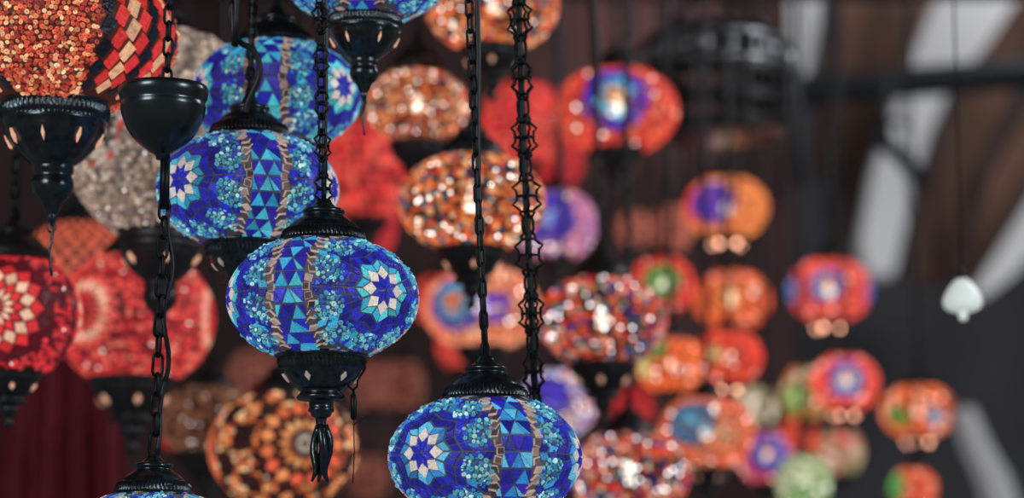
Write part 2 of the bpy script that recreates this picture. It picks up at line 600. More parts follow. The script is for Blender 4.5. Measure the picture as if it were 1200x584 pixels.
def slot_mesh(w, h, slant, mat, far=False):
    """a small diamond opening showing the light inside the cup, with a raised bright lip"""
    b = MB()
    dep = .02
    for (k, y, mi) in ((1.0, -dep, 0),):
        pts = [(0, h), (w, 0), (0, -h), (-w, 0)]
        i0 = len(b.v)
        for x, z in pts: b.v.append((x, y + slant * z, z))
        for x, z in pts: b.v.append((x * 1.25, y + .03 + slant * z, z * 1.25))
        b.face((i0, i0 + 3, i0 + 2, i0 + 1), (1, 1, 1), 0)
        for j in range(4):
            l = (j + 1) % 4
            b.face((i0 + j, i0 + l, i0 + 4 + l, i0 + 4 + j), (1, 1, 1), 0)
    return b.mesh('light_slot_mesh', [mat])


def finial_mesh(kind, far=False):
    b = MB()
    if kind == 'cage':
        b.lathe([(.06, .02), (.05, -.06), (.055, -.08), (.001, -.09)][::-1], 16)
        zs = [(-.05, .035), (-.11, .06), (-.18, .085), (-.25, .09), (-.33, .082), (-.41, .06), (-.48, .045), (-.55, .055), (-.63, .09)]
        for k in range(4):
            pts = []; rad = []
            for i, (z, r) in enumerate(zs):
                a = 2 * PI * k / 5 + .35 * i / 3
                pts.append((r * math.sin(a), -r * math.cos(a), z)); rad.append(.046 if i < 6 else .040 - .013 * (i - 6))
            b.tube(pts, rad, 6)
    elif kind == 'wire':
        b.lathe([(.04, .03), (.045, -.02), (.03, -.05), (.001, -.06)][::-1], 12)
        pts = [(.012 * math.sin(i * .9), .01 * math.cos(i * .7), -.05 - i * .05) for i in range(10)]
        b.tube(pts, .014, 6)
        b.tube([(.03 * math.sin(2 * PI * i / 10), 0, -.09 + .045 * math.cos(2 * PI * i / 10)) for i in range(10)], .010, 5, True)
    else:
        b.lathe([(.05, .03), (.05, -.02), (.075, -.06), (.07, -.10), (.03, -.14), (.001, -.16)][::-1], 12)
    return b.mesh('finial_mesh', [M['farmetal' if far else 'metal']])


def bulb_mesh():
    b = MB()
    b.lathe([(.001, -.13), (.06, -.12), (.10, -.08), (.12, -.02), (.11, .05), (.07, .12), (.05, .16), (.05, .22), (.001, .23)], 16)
    return b.mesh('bulb_mesh', [M['bulb']])


CAPN, CAPF = cap_mesh(), cap_mesh(True)
CUPS = {('short', False): cup_mesh('short'), ('deep', False): cup_mesh('deep'), ('short', True): cup_mesh('short', True), ('deep', True): cup_mesh('deep', True)}
FINS = {(k, f): finial_mesh(k, f) for k in ('cage', 'wire', 'knob') for f in (False, True)}
SLOTN = slot_mesh(.026, .040, -.75, M['slotdim'])
SLOTD = slot_mesh(.013, .052, -.45, M['slot'])
SLOTM = slot_mesh(.030, .045, -.75, M['slot'])
SLOTF = slot_mesh(.052, .056, -.75, M['slotfar'])
BULB = bulb_mesh()


# ------------------------------------------------------------------ chains
def stadium(L, W, n=6):
    """closed outline, along z from 0 to L"""
    r = W / 2; pts = []
    for i in range(n + 1):
        a = PI * i / n
        pts.append((r * math.cos(a), L - r + r * math.sin(a)))
    for i in range(n + 1):
        a = PI + PI * i / n
        pts.append((r * math.cos(a), r + r * math.sin(a)))
    return pts


def chain_mesh(name, p0, p1, link=.018, width=.009, wire=.0016, style='oval', mat='iron', sides=5):
    b = MB()
    p0, p1 = Vector(p0), Vector(p1); d = p1 - p0; L = d.length; d.normalize()
    u = d.cross(Vector((0, 1, 0))).normalized(); w = d.cross(u)

    def outline(pts, z0, rot, rad, sd=sides):
        c, s = math.cos(rot), math.sin(rot)
        b.tube([p0 + d * (z0 + z) + (u * c + w * s) * x for x, z in pts], rad, sd, True)
    if style == 'oval':
        z = 0; k = 0; pitch = link - 2.2 * wire
        while z + link < L + pitch * .5:
            outline(stadium(link, width, 4 if sides < 5 else 5), z, (k % 2) * PI / 2 + .5, wire); z += pitch; k += 1
    else:
        # openwork links, long lobed shapes in crossing planes, joined by short rings
        Lb, hw, Lr = link, width, link * .44
        prof = [(.15, 0), (.50, .04), (.62, .10), (.55, .16), (.80, .22), (1.25, .30), (.92, .38), (.86, .50), (.92, .62), (1.25, .70), (.80, .78), (.55, .84), (.62, .90), (.50, .96), (.15, 1.0)]
        pts = [(x * hw, z * Lb) for x, z in prof] + [(-x * hw, z * Lb) for x, z in reversed(prof)]
        z = 0; k = 0
        while z < L:
            for q in (0, 1): outline(pts, z, k * .3 + .2 + q * PI / 2, wire)
            for zz, r in ((.15, .55), (.5, .86), (.85, .55)):
                n = 12; r *= hw
                b.tube([p0 + d * (z + zz * Lb) + u * (r * math.cos(2 * PI * i / n)) + w * (r * math.sin(2 * PI * i / n)) for i in range(n)], wire * .9, 4, True)
            z += Lb - wire
            outline(stadium(Lr, hw * .95, 5), z, .2, wire); z += Lr - 2 * wire
            k += 1
    return b.mesh(name, [M[mat]])


def cord_mesh(name, p0, p1, rad=.0022, wav=.004, off=(0.004, 0.004), n=26, mat='rubber', seed=1):
    b = MB(); rng = random.Random(seed); p0, p1 = Vector(p0), Vector(p1)
    ph = rng.uniform(0, 6); pts = []
    for i in range(n + 1):
        t = i / n; e = min(1, 5 * t)
        p = p0.lerp(p1, t) + Vector((off[0] + wav * math.sin(ph + t * 17), off[1] + wav * math.cos(ph * 2 + t * 13), 0)) * e
        pts.append(p)
    b.tube(pts, rad, 6)
    return b.mesh(name, [M[mat]])


GROUP = 'hanging mosaic lamps'


def lamp(label, px, py, Rpx, depth, gmesh, H, rz=0.0, cup='short', fin='knob', near=False, chain='oval', top_px=None,
         bulb=False, slots=6, slot='slot', capscale=1.0, light=None, cord=True, link=.018, width=.009, wire=.0016, slot0=.3, name='mosaic_lamp', cat='lamp', cupscale=1.0):
    pos = at(px, py, depth); R = Rpx * depth / FPX
    t = thing(name, label, cat, pos, GROUP)
    far = not near
    g = obj('globe', gmesh, t, (0, 0, 0), R, rz)
    zo = H * math.sin(math.acos(.45)) * R
    obj('top_cap', CAPF if far else CAPN, t, (0, 0, zo), R * capscale)
    k = obj('bottom_cup', CUPS[(cup, far)], t, (0, 0, -zo), R * cupscale)
    endz = -.69 if cup == 'short' else -.955
    obj('finial', FINS[(fin, far)], t, (0, 0, -zo + endz * R * cupscale), R * cupscale)
    for i in range(slots):
        a = slot0 + 2 * PI * i / slots
        r, z = (.375, -.245) if cup == 'short' else (.385, -.31)
        o = obj('light_slot', ((SLOTF if depth > 4.2 else SLOTM) if far else (SLOTN if cup == 'short' else SLOTD)), k, (r * math.sin(a), -r * math.cos(a), z), 1, a)
    if bulb: obj('bulb', BULB, g, (0, 0, .0), 1.0)
    # hanging gear runs up to the ceiling
    b0 = Vector((0, 0, zo + .46 * R * capscale))
    wtop = CEIL
    if top_px is None or py < 160: tp = Vector((0, 0, wtop - pos.z))
    else:
        q = at(top_px, 0, depth); sl = (q.x - pos.x) / (q.z - (pos.z + b0.z))
        tp = Vector((sl * (wtop - pos.z - b0.z), 0, wtop - pos.z))
    if chain:
        obj('chain', chain_mesh('chain_mesh', b0 - Vector((0, 0, .004)), tp, link, width, wire, chain, sides=5 if near else 4), t)
    if cord:
        obj('power_cord', cord_mesh('cord_mesh', b0 - Vector((0, 0, .004)), tp, .0026 if near else .003, seed=int(px)), t)
    if light:
        ld = bpy.data.lights.new('bulb_light', 'POINT'); ld.energy = light[0]; ld.color = light[1]; ld.shadow_soft_size = .02
        lo = bpy.data.objects.new('bulb_light', ld); C.objects.link(lo); lo.parent = t; lo.location = (0, -.0, 0)
    return t


# ================================================================== near blue lamps
HB = .67
blueA = blue_globe('blue_mosaic', 11, HB)
blueB = blue_globe('blue_mosaic_b', 23, HB, (lin(52, 150, 190), lin(74, 178, 200)))
blueD = blue_globe('blue_mosaic_d', 37, HB, (lin(50, 130, 190), lin(90, 176, 210)))
R_ = math.radians
lampC = lamp('blue mosaic lamp with star flower at its right and a cage finial below its cup', 378, 351, 111, 2.17, blueA, HB, R_(44), 'short', 'cage', True, 'filigree', 371, slots=6, slot0=-.32, link=.030, width=.0066, wire=.0012)
lampB = lamp('blue and turquoise mosaic lamp overlapping above the cage finial lamp, star flower at far left', 291, 224, 105, 2.30, blueB, HB, R_(-42), 'short', 'knob', True, 'oval', 292, slots=6, slot0=-.75, link=.014, width=.008)
lampA = lamp('blue mosaic lamp behind, with one star flower at each side and triangles in the middle', 323, 112, 98, 2.46, blueA, HB, R_(-61), 'short', 'knob', True, 'oval', 322)
lampD = lamp('lowest blue mosaic lamp, cut by the bottom edge, star flower at its left', 569, 537, 112, 2.15, blueD, HB, R_(-40), 'short', 'cage', True, 'oval', 549, link=.0175, width=.0070, wire=.0014)
lampE = lamp('blue mosaic lamp cut by the top edge above a ribbed dark cup with dangling wire', 428, -36, 98, 2.34, blueB, HB, R_(60), 'deep', 'wire', True, 'oval', 428, slot0=.55, cupscale=.98)

# S hook with a black weight on the cup of lamp C
b = MB()
b.tube([(0, 0, .010), (.004, 0, .013), (.008, 0, .010), (.008, 0, .004), (.004, 0, -.002), (.001, 0, -.007), (.001, 0, -.012), (-.003, 0, -.015), (-.006, 0, -.012), (-.006, 0, -.008)], .0011, 6)
b.tube([(-.002, 0, -.014), (-.002, 0, -.018), (-.002, 0, -.020), (-.002, 0, -.040), (-.002, 0, -.042)], [.001, .0015, .0032, .0030, .001], 8)
b.tube([(-.002, 0, -.041), (-.001, 0, -.07), (-.002, 0, -.098)], .0005, 4)
b.tube([(-.002, 0, -.046), (.006, 0, -.041), (.010, 0, -.038)], .0005, 4)
RC = 111 * 2.17 / FPX
obj('pull_hook', b.mesh('pull_hook_mesh', [M['iron']]), lampC, (.031, -.002, -.067))

# ================================================================== left lamps
L1 = lamp('large orange beaded lamp with black, red and cream diamonds in the top left corner', 67, 44, 138, 2.32, bead_globe('orange_bead_mosaic'), .66, R_(3), 'deep', 'wire', True, 'oval', 67, slots=8, slot0=-.05)

# canopy bowl with rod, chain and the ribbed cap of a lamp cut by the bottom edge
pos = at(178, 640, 2.13); R5 = 100 * 2.13 / FPX
lampF = thing('mosaic_lamp', 'lamp cut by the bottom edge at lower left, chained below a dark bowl canopy', 'lamp', pos, GROUP)
obj('globe', blueB, lampF, (0, 0, 0), R5, R_(10))
zo = HB * math.sin(math.acos(.45)) * R5
obj('top_cap', CAPN, lampF, (0, 0, zo), R5)
obj('bottom_cup', CUPS[('short', False)], lampF, (0, 0, -zo), R5)
bowl_z = at(178, 82, 2.13).z - pos.z
pxm = 2.13 / FPX
b = MB()
b.lathe([(x * pxm, -z * pxm) for x, z in [(49, 3), (52, 0), (54, 3), (54, 9), (53, 14), (50.5, 19), (50.5, 22), (51.5, 25), (51, 28), (50, 34), (47.5, 42), (43, 53), (36, 63), (27, 72), (18, 79), (11, 83), (8, 85), (7, 90), (.1, 90)]][::-1], 64)
b.lathe([(x * pxm, -z * pxm) for x, z in [(50, 4), (46, 24), (36, 52), (18, 74), (.1, 80)]], 48)
obj('canopy_bowl', b.mesh('canopy_bowl_mesh', [M['metal']]), lampF, (.001, 0, bowl_z))
b = MB(); b.lathe([(6 * pxm, -150 * pxm), (6 * pxm, -80 * pxm)], 12, cap0=True, cap1=True)
obj('rod', b.mesh('rod_mesh', [M['iron']]), lampF, (.004, 0, bowl_z))
obj('chain', chain_mesh('chain_mesh', (0, 0, zo + .45 * R5), (.004, 0, bowl_z - 146 * pxm), .021, .009, .0015), lampF)
obj('power_cord', cord_mesh('cord_mesh', (0.002, 0, zo + .45 * R5), (.006, 0, bowl_z - 146 * pxm), .0024, seed=8, wav=.003), lampF)
obj('hanging_chain', chain_mesh('chain_mesh', (.004, 0, bowl_z - 80 * pxm), (.006, 0, CEIL - pos.z), .018, .008, .0015), lampF)

CREAMS = [lin(170, 148, 132), lin(140, 120, 108), lin(196, 174, 156), lin(104, 88, 82), lin(150, 122, 106)]
L2m = mix_globe('cream_bead_mosaic', 41, 1.14, CREAMS, .062, 'groutgrey', .03, [(R_(-38), -.05, [(.1, [lin(150, 120, 105)]), (.22, [lin(60, 50, 48), lin(220, 200, 180)]), (.34, [lin(50, 44, 46), lin(190, 170, 155)]), (.42, [lin(200, 70, 50), lin(170, 150, 140)])]), (R_(50), .3, [(.28, [lin(130, 116, 110)]), (.4, [lin(210, 196, 180)])])], (1, .93, .86), far=False)
lamp('big cream and silver beaded lamp behind the bowl canopy', 192, 158, 114, 2.75, L2m, 1.14, 0, 'deep', 'knob', False, 'oval', None, slots=6, capscale=.75, cupscale=.98)

RED, RED2, DKR, CRM = lin(222, 52, 56), lin(200, 40, 50), lin(88, 18, 30), lin(250, 196, 164)
L3m = star_globe('red_star_mosaic', 51, .92, [(0, .09, .17, [RED]), (.10, .21, .32, [CRM]), (.23, .33, .44, [RED]), (.36, .48, .60, [CRM]), (.50, .61, .73, [RED]), (.64, .75, .87, [DKR])], [RED, RED2, DKR, lin(190, 60, 60)], 'groutred', 3, 14, .09, .02)
lamp('round red lamp with cream zigzag star at the left edge under a dark dome cap', 14, 370, 80, 2.62, L3m, .92, R_(-3), 'short', 'knob', False, 'oval', 10, capscale=1.25, slots=6)
CORAL = [lin(214, 62, 58), lin(224, 78, 68), lin(196, 46, 50), lin(236, 116, 96), lin(150, 34, 42)]
L4m = star_globe('coral_star_mosaic', 61, .87, [(0, .10, .20, [CORAL[0], CORAL[2]]), (.12, .21, .32, [lin(214, 66, 58)]), (.23, .33, .44, [lin(255, 190, 160), lin(250, 160, 130)]), (.34, .45, .56, [CORAL[1]])], CORAL, 'groutred', 3, 18, .085, .025)
lamp('coral red lamp with a pale star ring, behind the round red lamp', 158, 374, 92, 3.15, L4m, .87, R_(-32), 'short', 'knob', False, 'oval', 158, cupscale=1.15)
G = Globe(.9, 71); G.shell(seg=40, rings=16)
nr, nc = 13, 44
for i in range(nr):
    for j in range(nc):
        y0 = -G.S.bmax + i * 2 * G.S.bmax / nr; y1 = y0 + 2 * G.S.bmax / nr
        a0, a1 = 2 * PI * j / nc, 2 * PI * (j + 1) / nc
        G.tile([(a0, y0), (a1, y0), (a1, y1), (a0, y1)], jit(lin(36, 18, 22) if (i + j) % 2 else lin(240, 112, 82), G.rng), 0, .006, .014, 1, False)
L5m = G.mesh('checker_mosaic', [M['groutred'], M['warmglass']])
lamp('orange lamp with dark checks, peeking out above the coral star lamp', 92, 316, 66, 3.45, L5m, .9, R_(-14), 'short', 'knob', False, 'oval', 92, slots=0)

AMB = [lin(235, 130, 72), lin(214, 100, 56), lin(244, 160, 100), lin(170, 84, 54), lin(250, 200, 150)]
L6m = star_globe('amber_star_mosaic', 81, .82, [(0, .09, .18, [lin(215, 205, 190), lin(230, 215, 195)]), (.17, .27, .38, [lin(236, 140, 80), lin(240, 170, 110)]), (.40, .51, .63, [lin(240, 120, 74), lin(232, 96, 66), lin(246, 150, 90)])], AMB, 'groutwarm', 3, 15, .075, .07, 0, (1, .85, .65), [lin(34, 24, 24), lin(50, 30, 26), lin(26, 20, 22)])
lamp('amber lamp with rings of orange petals, directly below the cage finial', 332, 526, 86, 3.05, L6m, .82, R_(22), 'short', 'knob', False, 'oval', 342, slots=6)
L7m = mix_globe('dim_amber_mosaic', 91, .7, [lin(120, 74, 50), lin(70, 44, 36), lin(150, 100, 70), lin(40, 30, 30)], .10, 'groutwarm', .05, far=False)
lamp('dim brown amber lamp with a dark cup, left of the petal ring lamp', 247, 493, 60, 3.5, L7m, .72, 0, 'short', 'knob', False, 'oval', 250, slots=0, cupscale=1.3)

# ================================================================== middle: beaded multi colour lamps
OR = [lin(226, 104, 50), lin(212, 80, 44), lin(236, 140, 76), lin(240, 170, 112), lin(226, 120, 62)]
MULT_O = OR + OR + [lin(200, 84, 46), lin(190, 100, 60), lin(28, 24, 30), lin(20, 70, 116), lin(176, 36, 36), lin(40, 28, 28), lin(24, 22, 28), lin(60, 34, 28), lin(245, 200, 150), lin(30, 100, 120)]
MULT_R = [lin(220, 66, 44), lin(230, 104, 62), lin(196, 40, 38), lin(238, 150, 108), lin(20, 24, 44), lin(24, 50, 130), lin(30, 110, 160), lin(40, 96, 52), lin(18, 18, 28), lin(224, 82, 50), lin(22, 26, 36), lin(34, 28, 96), lin(240, 200, 170), lin(226, 84, 54), lin(16, 16, 24)]
mixO = mix_globe('orange_bead_mix', 101, .70, MULT_O, .088, 'groutwarm', .08, far=True)
mixO2 = mix_globe('orange_bead_mix_b', 102, .70, MULT_O, .085, 'groutwarm', .08, far=True)
mixR = mix_globe('bright_bead_mix', 103, .72, MULT_R, .092, 'groutred', .08, sparkcol=(.95, .95, .95))
W3 = (2.0, (1, .62, .35))
lamp('orange beaded lamp cut by the top edge, with a dark cup below', 577, 8, 76, 3.25, mixO2, .74, .4, 'short', 'knob', False, None, None, bulb=True, slots=4, slot0=0, cord=False)
lamp('orange beaded lamp with blue specks, between the hanging wire and the tall chain', 489, 124, 60, 3.3, mixO, .86, 1.2, 'short', 'knob', False, 'oval', 478, bulb=True, slots=0, capscale=1.15, cupscale=1.15)
lamp('orange beaded lamp with teal specks, in the middle behind the two tall chains', 553, 238, 84, 2.95, mixO2, .74, 2.2, 'short', 'knob', False, 'oval', 553, bulb=True, slots=5, slot0=.1, cord=False)
lamp('red, white and blue speckled bead lamp above a dark cup, right of the tall chain', 706, 376, 74, 3.3, mixR, .78, .3, 'short', 'knob', False, 'oval', 694, bulb=True, slots=6, slot0=-.1, cupscale=1.15)
lamp('red and blue speckled bead lamp at the bottom edge, right of the lowest blue lamp', 737, 556, 71, 3.4, mixR, .74, 2.0, 'short', 'knob', False, 'oval', 737, bulb=True, slots=0)

# ================================================================== far lamps with flower medallions
ORANGE = [lin(226, 84, 60), lin(216, 64, 54), lin(234, 112, 76), lin(200, 52, 48)]
ORNG2 = [lin(240, 124, 60), lin(236, 96, 50), lin(244, 150, 84)]
BL, CY, VI, WH = lin(52, 50, 180), lin(90, 180, 215), lin(110, 60, 190), lin(230, 230, 225)
GR = lin(90, 170, 84)


def flower(ph, b, c0, c1, c2, s=1.0):
    return (R_(ph), b, [(.16 * s, [c0]), (.32 * s, [c1]), (.52 * s, [c2])])


def fl(seed, H, pal, meds, d=.11, sp=.05, grout='groutred'):
    return mix_globe('flower_mosaic', seed, H, pal, d, grout, sp, meds)


lamp('orange lamp with a dark blue flower and cyan centre, under the ornate dark chandelier', 722, 130, 70, 4.0, fl(201, .72, ORANGE, [flower(-4, .02, lin(230, 160, 90), CY, BL, 1.1)]), .72, 0, 'short', 'knob', False, 'oval', 694, bulb=True, slots=0, light=W3)
lamp('orange lamp with teal ring flower, behind the chain of the lowest blue lamp', 565, 362, 66, 4.0, fl(202, .74, [lin(240, 140, 100), lin(226, 110, 80), lin(236, 170, 130)], [flower(-30, .0, lin(240, 130, 80), lin(90, 160, 190), lin(70, 80, 160), 1.0), flower(14, -.1, lin(240, 200, 200), VI, VI, .6)]), .74, 0, 'short', 'knob', False, 'oval', 560, bulb=True, slots=0, cord=False)
lamp('small violet and blue lamp with pink speckles, right of the tall ornate chain', 652, 264, 46, 4.1, fl(203, .92, [lin(190, 120, 160), lin(220, 140, 150), lin(110, 90, 180)], [flower(-15, .05, lin(140, 180, 240), lin(70, 60, 200), lin(64, 50, 180), 1.3)], .13, .1), .92, 0, 'short', 'knob', False, 'oval', 652, slots=0)
lamp('blue and white speckled lamp half hidden behind the lowest blue lamp', 655, 472, 44, 3.78, fl(204, .95, [lin(150, 150, 200), lin(200, 180, 190), lin(90, 120, 190), lin(220, 120, 100)], [flower(-20, .05, BL, lin(80, 60, 200), BL, 1.2)], .12, .14), .95, 0, 'short', 'knob', False, None, None, slots=0)
lamp('lamp half deep blue and half golden orange, high on the right', 851, 244, 47, 4.9, fl(205, .78, [lin(236, 150, 80), lin(230, 120, 64)], [flower(-28, .02, lin(80, 60, 200), BL, BL, 1.15), (R_(-62), 0, [(.5, ORANGE)])], .12, .02), .78, 0, 'short', 'knob', False, 'oval', 851, bulb=True, slots=5, slot0=.63, light=W3)
lamp('plain orange red lamp, upper of the two that hang one over the other', 858, 352, 43, 5.1, fl(206, .80, [lin(236, 96, 54), lin(232, 76, 50), lin(240, 130, 70)], [(R_(-10), .0, [(.22, [lin(250, 190, 110)]), (.5, [lin(242, 130, 66)])])], .12, .03), .80, 0, 'short', 'knob', False, 'oval', 870, bulb=True, slots=5, slot0=.63)
lamp('plain orange red lamp, lower of the two that hang one over the other', 853, 419, 39, 4.30, fl(207, .85, [lin(230, 70, 52), lin(224, 56, 46), lin(236, 100, 62)], [(R_(-30), .0, [(.3, [lin(230, 190, 130)])])], .13, .03), .85, 0, 'short', 'knob', False, 'oval', 853, bulb=True, slots=5, slot0=.63)
lamp('orange red lamp with a small blue ring flower, alone before the dark vault', 972, 341, 47, 5.1, fl(208, .80, [lin(232, 78, 66), lin(226, 66, 60), lin(240, 110, 90)], [flower(-12, .02, lin(230, 130, 70), CY, lin(70, 100, 190), .85), flower(80, 0, BL, CY, BL, .7), flower(-85, 0, BL, CY, lin(90, 70, 150), .8)], .12, .05), .80, 0, 'short', 'knob', False, 'oval', 972, bulb=True, slots=5, slot0=.63, light=W3)
lamp('orange red lamp with an orange hearted blue flower, below the lone lamp by the vault', 990, 449, 38, 4.85, fl(209, .88, [lin(234, 80, 64), lin(228, 66, 58), lin(240, 110, 84)], [flower(-4, .04, lin(232, 130, 70), CY, lin(60, 70, 180), 1.15)], .13, .05), .88, 0, 'short', 'knob', False, 'oval', None, bulb=True, slots=5, slot0=.63, light=W3)
lamp('small orange and green lamp with a bright centre, rightmost of the mosaic lamps', 1076, 482, 42, 5.3, fl(210, .72, [lin(240, 124, 64), lin(236, 104, 56)], [(R_(-50), -.2, [(.34, [GR, lin(70, 140, 60)])]), (R_(20), -.25, [(.25, [CY])]), (R_(75), 0, [(.5, [lin(150, 80, 60)])])], .13, .06), .72, 0, 'short', 'knob', False, 'oval', 1076, bulb=True, slots=5, slot0=.63)
lamp('teal, orange and white lamp below the two plain orange lamps', 828, 508, 54, 3.95, fl(211, .82, [lin(230, 130, 84), lin(222, 110, 74), lin(226, 80, 60)], [flower(-26, .2, CY, lin(60, 130, 160), lin(60, 110, 150), 1.0), flower(18, -.1, lin(236, 180, 140), lin(230, 140, 94), lin(220, 120, 80), .9)], .12, .08), .82, 0, 'short', 'knob', False, 'oval', 828, bulb=True, slots=5, slot0=.63)
lamp('small lamp with blue ring and red rim, near the bottom right of the lamp cluster', 898, 536, 32, 4.9, fl(212, 1.0, [lin(226, 80, 80), lin(200, 90, 140), lin(230, 90, 60)], [flower(0, .1, lin(232, 130, 80), lin(80, 130, 210), lin(70, 60, 180), 1.5)], .14, .08), 1.0, 0, 'short', 'knob', False, 'oval', 898, bulb=True, slots=0)
lamp('red lamp with a big green flower, half hidden behind the speckled bead lamp', 776, 334, 36, 4.42, fl(213, .95, [lin(226, 76, 56), lin(216, 60, 50)], [(R_(-5), -.05, [(.2, [lin(150, 200, 120)]), (.62, [GR, lin(80, 150, 80)])])], .14, .05), .95, 0, 'short', 'knob', False, 'oval', 776, bulb=True, slots=0)
lamp('orange lamp with yellow white glow and a green patch, right of the speckled bead lamp', 786, 428, 39, 4.10, fl(214, .85, [lin(240, 120, 56), lin(238, 100, 52)], [(R_(-60), -.1, [(.35, [lin(230, 220, 150)])]), (R_(-35), .45, [(.38, [lin(70, 140, 70)])])], .14, .04), .85, 0, 'short', 'knob', False, 'oval', 786, bulb=True, slots=4, slot0=-.5)
lamp('narrow green and orange lamp, left of the blue flower lamp', 945, 462, 27, 5.2, fl(215, 1.25, [lin(226, 100, 60), lin(120, 160, 80)], [(R_(-35), -.2, [(.3, [lin(210, 230, 150)]), (.6, [GR])])], .17, .08), 1.25, 0, 'short', 'knob', False, None, None, bulb=True, slots=0)
lamp('pale green lamp at the bottom edge, under the narrow green and orange lamp', 942, 566, 30, 4.76, fl(216, 1.1, [GR, lin(150, 180, 120), lin(190, 190, 150)], [(R_(-10), .2, [(.4, [lin(220, 235, 190)])])], .16, .08), 1.1, 0, 'short', 'knob', False, 'oval', 942, bulb=True, slots=0)
lamp('dim red lamp tucked between the two green lamps and the blue ring lamp', 938, 515, 20, 5.3, fl(217, 1.5, ORANGE, [], .2, 0), 1.5, 0, 'short', 'knob', False, None, None, slots=0)
lamp('sparkling white and green lamp, right of the teal and orange lamp', 884, 480, 25, 5.2, fl(218, 1.1, [lin(200, 180, 140), lin(140, 160, 100), lin(170, 140, 110)], [], .17, .22), 1.1, 0, 'short', 'knob', False, 'oval', 884, slots=0)
lamp('small orange and green lamp cut by the bottom edge, far right', 1070, 572, 26, 5.05, fl(219, .9, [lin(238, 90, 56), lin(232, 110, 60)], [(R_(-70), 0, [(.7, [GR])])], .17, .05), .9, 0, 'short', 'knob', False, None, None, slots=0)
lamp('small green and pink lamp at the bottom, below the blue flower lamp', 986, 530, 24, 5.3, fl(220, 1.2, [lin(150, 150, 90), lin(110, 130, 80), lin(220, 120, 110)], [(R_(0), .6, [(.4, [lin(236, 120, 110)])])], .18, .1), 1.2, 0, 'short', 'knob', False, None, None, slots=0)

# smooth red and coral glass lamps far behind
def smooth_globe(name, seed, H, cols, d=.22):
    return mix_globe(name, seed, H, cols, d, 'groutred', .0, (), far=False)


CO = [lin(226, 70, 60), lin(232, 90, 74), lin(214, 54, 56)]
cor1 = smooth_globe('coral_glass', 301, 1.1, CO)
cor2 = smooth_globe('red_glass', 302, 1.2, [lin(196, 44, 50), lin(176, 36, 46), lin(214, 60, 56)])
cor3 = smooth_globe('dusky_glass', 303, 1.3, [lin(190, 104, 84), lin(160, 80, 66), lin(206, 124, 100)])
cor4 = smooth_globe('brown_glass', 304, 1.3, [lin(120, 70, 58), lin(96, 52, 46), lin(150, 96, 76)])
plainl = [
    ('plain coral glass lamp, right of the uppermost blue star flower', 432, 200, 56, 4.4, cor1, 1.1),
    ('plain dark red glass lamp just right of the cage finial lamp chain', 418, 262, 44, 4.6, cor2, 1.2),
    ('tall plain coral glass lamp behind the upper part of the tall ornate chain', 612, 146, 46, 4.6, cor1, 1.1),
    ('plain red glass lamp, right of the tall coral glass lamp', 655, 190, 26, 5.2, cor2, 1.2),
    ('narrow dusky pink glass lamp left of the half blue, half gold lamp', 788, 268, 22, 5.6, cor3, 1.3),
    ('narrow dusky pink glass lamp further left, between dark chains', 742, 268, 17, 6.0, cor3, 1.3),
    ('dim brown glass lamp, left one behind the gap between the two big blue lamps', 436, 452, 24, 5.2, cor4, 1.3),
    ('dim brown glass lamp, right one behind the gap between the two big blue lamps', 472, 452, 24, 5.4, cor4, 1.3),
    ('plain coral glass lamp just right of the star flower of the cage finial lamp', 512, 352, 26, 5.0, cor1, 1.1),
    ('plain coral glass lamp above the ribbed cap of the lowest blue lamp', 540, 404, 26, 5.2, cor1, 1.1),
    ('plain red glass lamp below the speckled bead lamp cup', 742, 478, 22, 5.4, cor2, 1.2),
    ('dim red glass lamp beside the brown amber lamp, low on the left', 208, 505, 20, 4.2, cor2, 1.2),
    ('dim brown glass lamp in the dark below the plain dark red lamp', 300, 445, 30, 5.0, cor4, 1.3),
    ('dim brown glass lamp at the bottom edge, between petal ring lamp and lowest blue lamp', 432, 560, 22, 5.8, cor4, 1.3),
]
for i, (lb, px, py, Rp, dp, me, H) in enumerate(plainl):
    lamp(lb, px, py, Rp, dp, me, H, i * 1.1, 'short', 'knob', False, None, None, slots=0, name='glass_lamp')

# ================================================================== tall ornate chain behind lamp D
p0 = at(632, 600, 2.30); p1 = at(608, 0, 2.30)
dv = (p1 - p0) / (p1.z - p0.z)
pt = p0 + dv * (CEIL - p0.z)
t = thing('ornate_chain', 'tall ornate openwork chain with black cord, hanging right of the middle', 'chain', p0)
o = obj('chain', chain_mesh('chain_mesh', (0, 0, 0), pt - p0, .042, .0108, .0015, 'filigree', sides=6), t)
obj('power_cord', cord_mesh('cord_mesh', (0, 0, 0), pt - p0, .0034, .001, (0, 0)), t)
# thick black wire looping beside the chain of lamp B
q = [at(x, y, 2.26) for x, y in [(279, -60), (272, 0), (270, 22), (280, 48), (296, 58), (304, 75), (303, 92), (296, 108), (290, 122), (288, 132)]]
q = [at(284, -400, 2.26)] + q
q[0].z = CEIL
b = MB()
base = q[-1].copy()
sm = []
for i in range(len(q) - 1):
    a0, a1, a2, a3 = q[max(i - 1, 0)], q[i], q[i + 1], q[min(i + 2, len(q) - 1)]
    for s in range(6):
        u = s / 6
        sm.append(.5 * ((2 * a1) + (a2 - a0) * u + (2 * a0 - 5 * a1 + 4 * a2 - a3) * u * u + (3 * a1 - a0 - 3 * a2 + a3) * u ** 3) - base)
sm.append(q[-1] - base)
b.tube(sm, .0030, 8)
o = obj('looped_cable', b.mesh('looped_cable_mesh', [M['rubber']]), lampB, base - lampB.location)

# ================================================================== dark ornate chandelier at upper right
cp = at(838, 95, 4.6); k = 4.6 / FPX
ch = thing('ornate_chandelier', 'big dark ornate metal chandelier crown with tiered pierced rings, upper right', 'chandelier', cp)


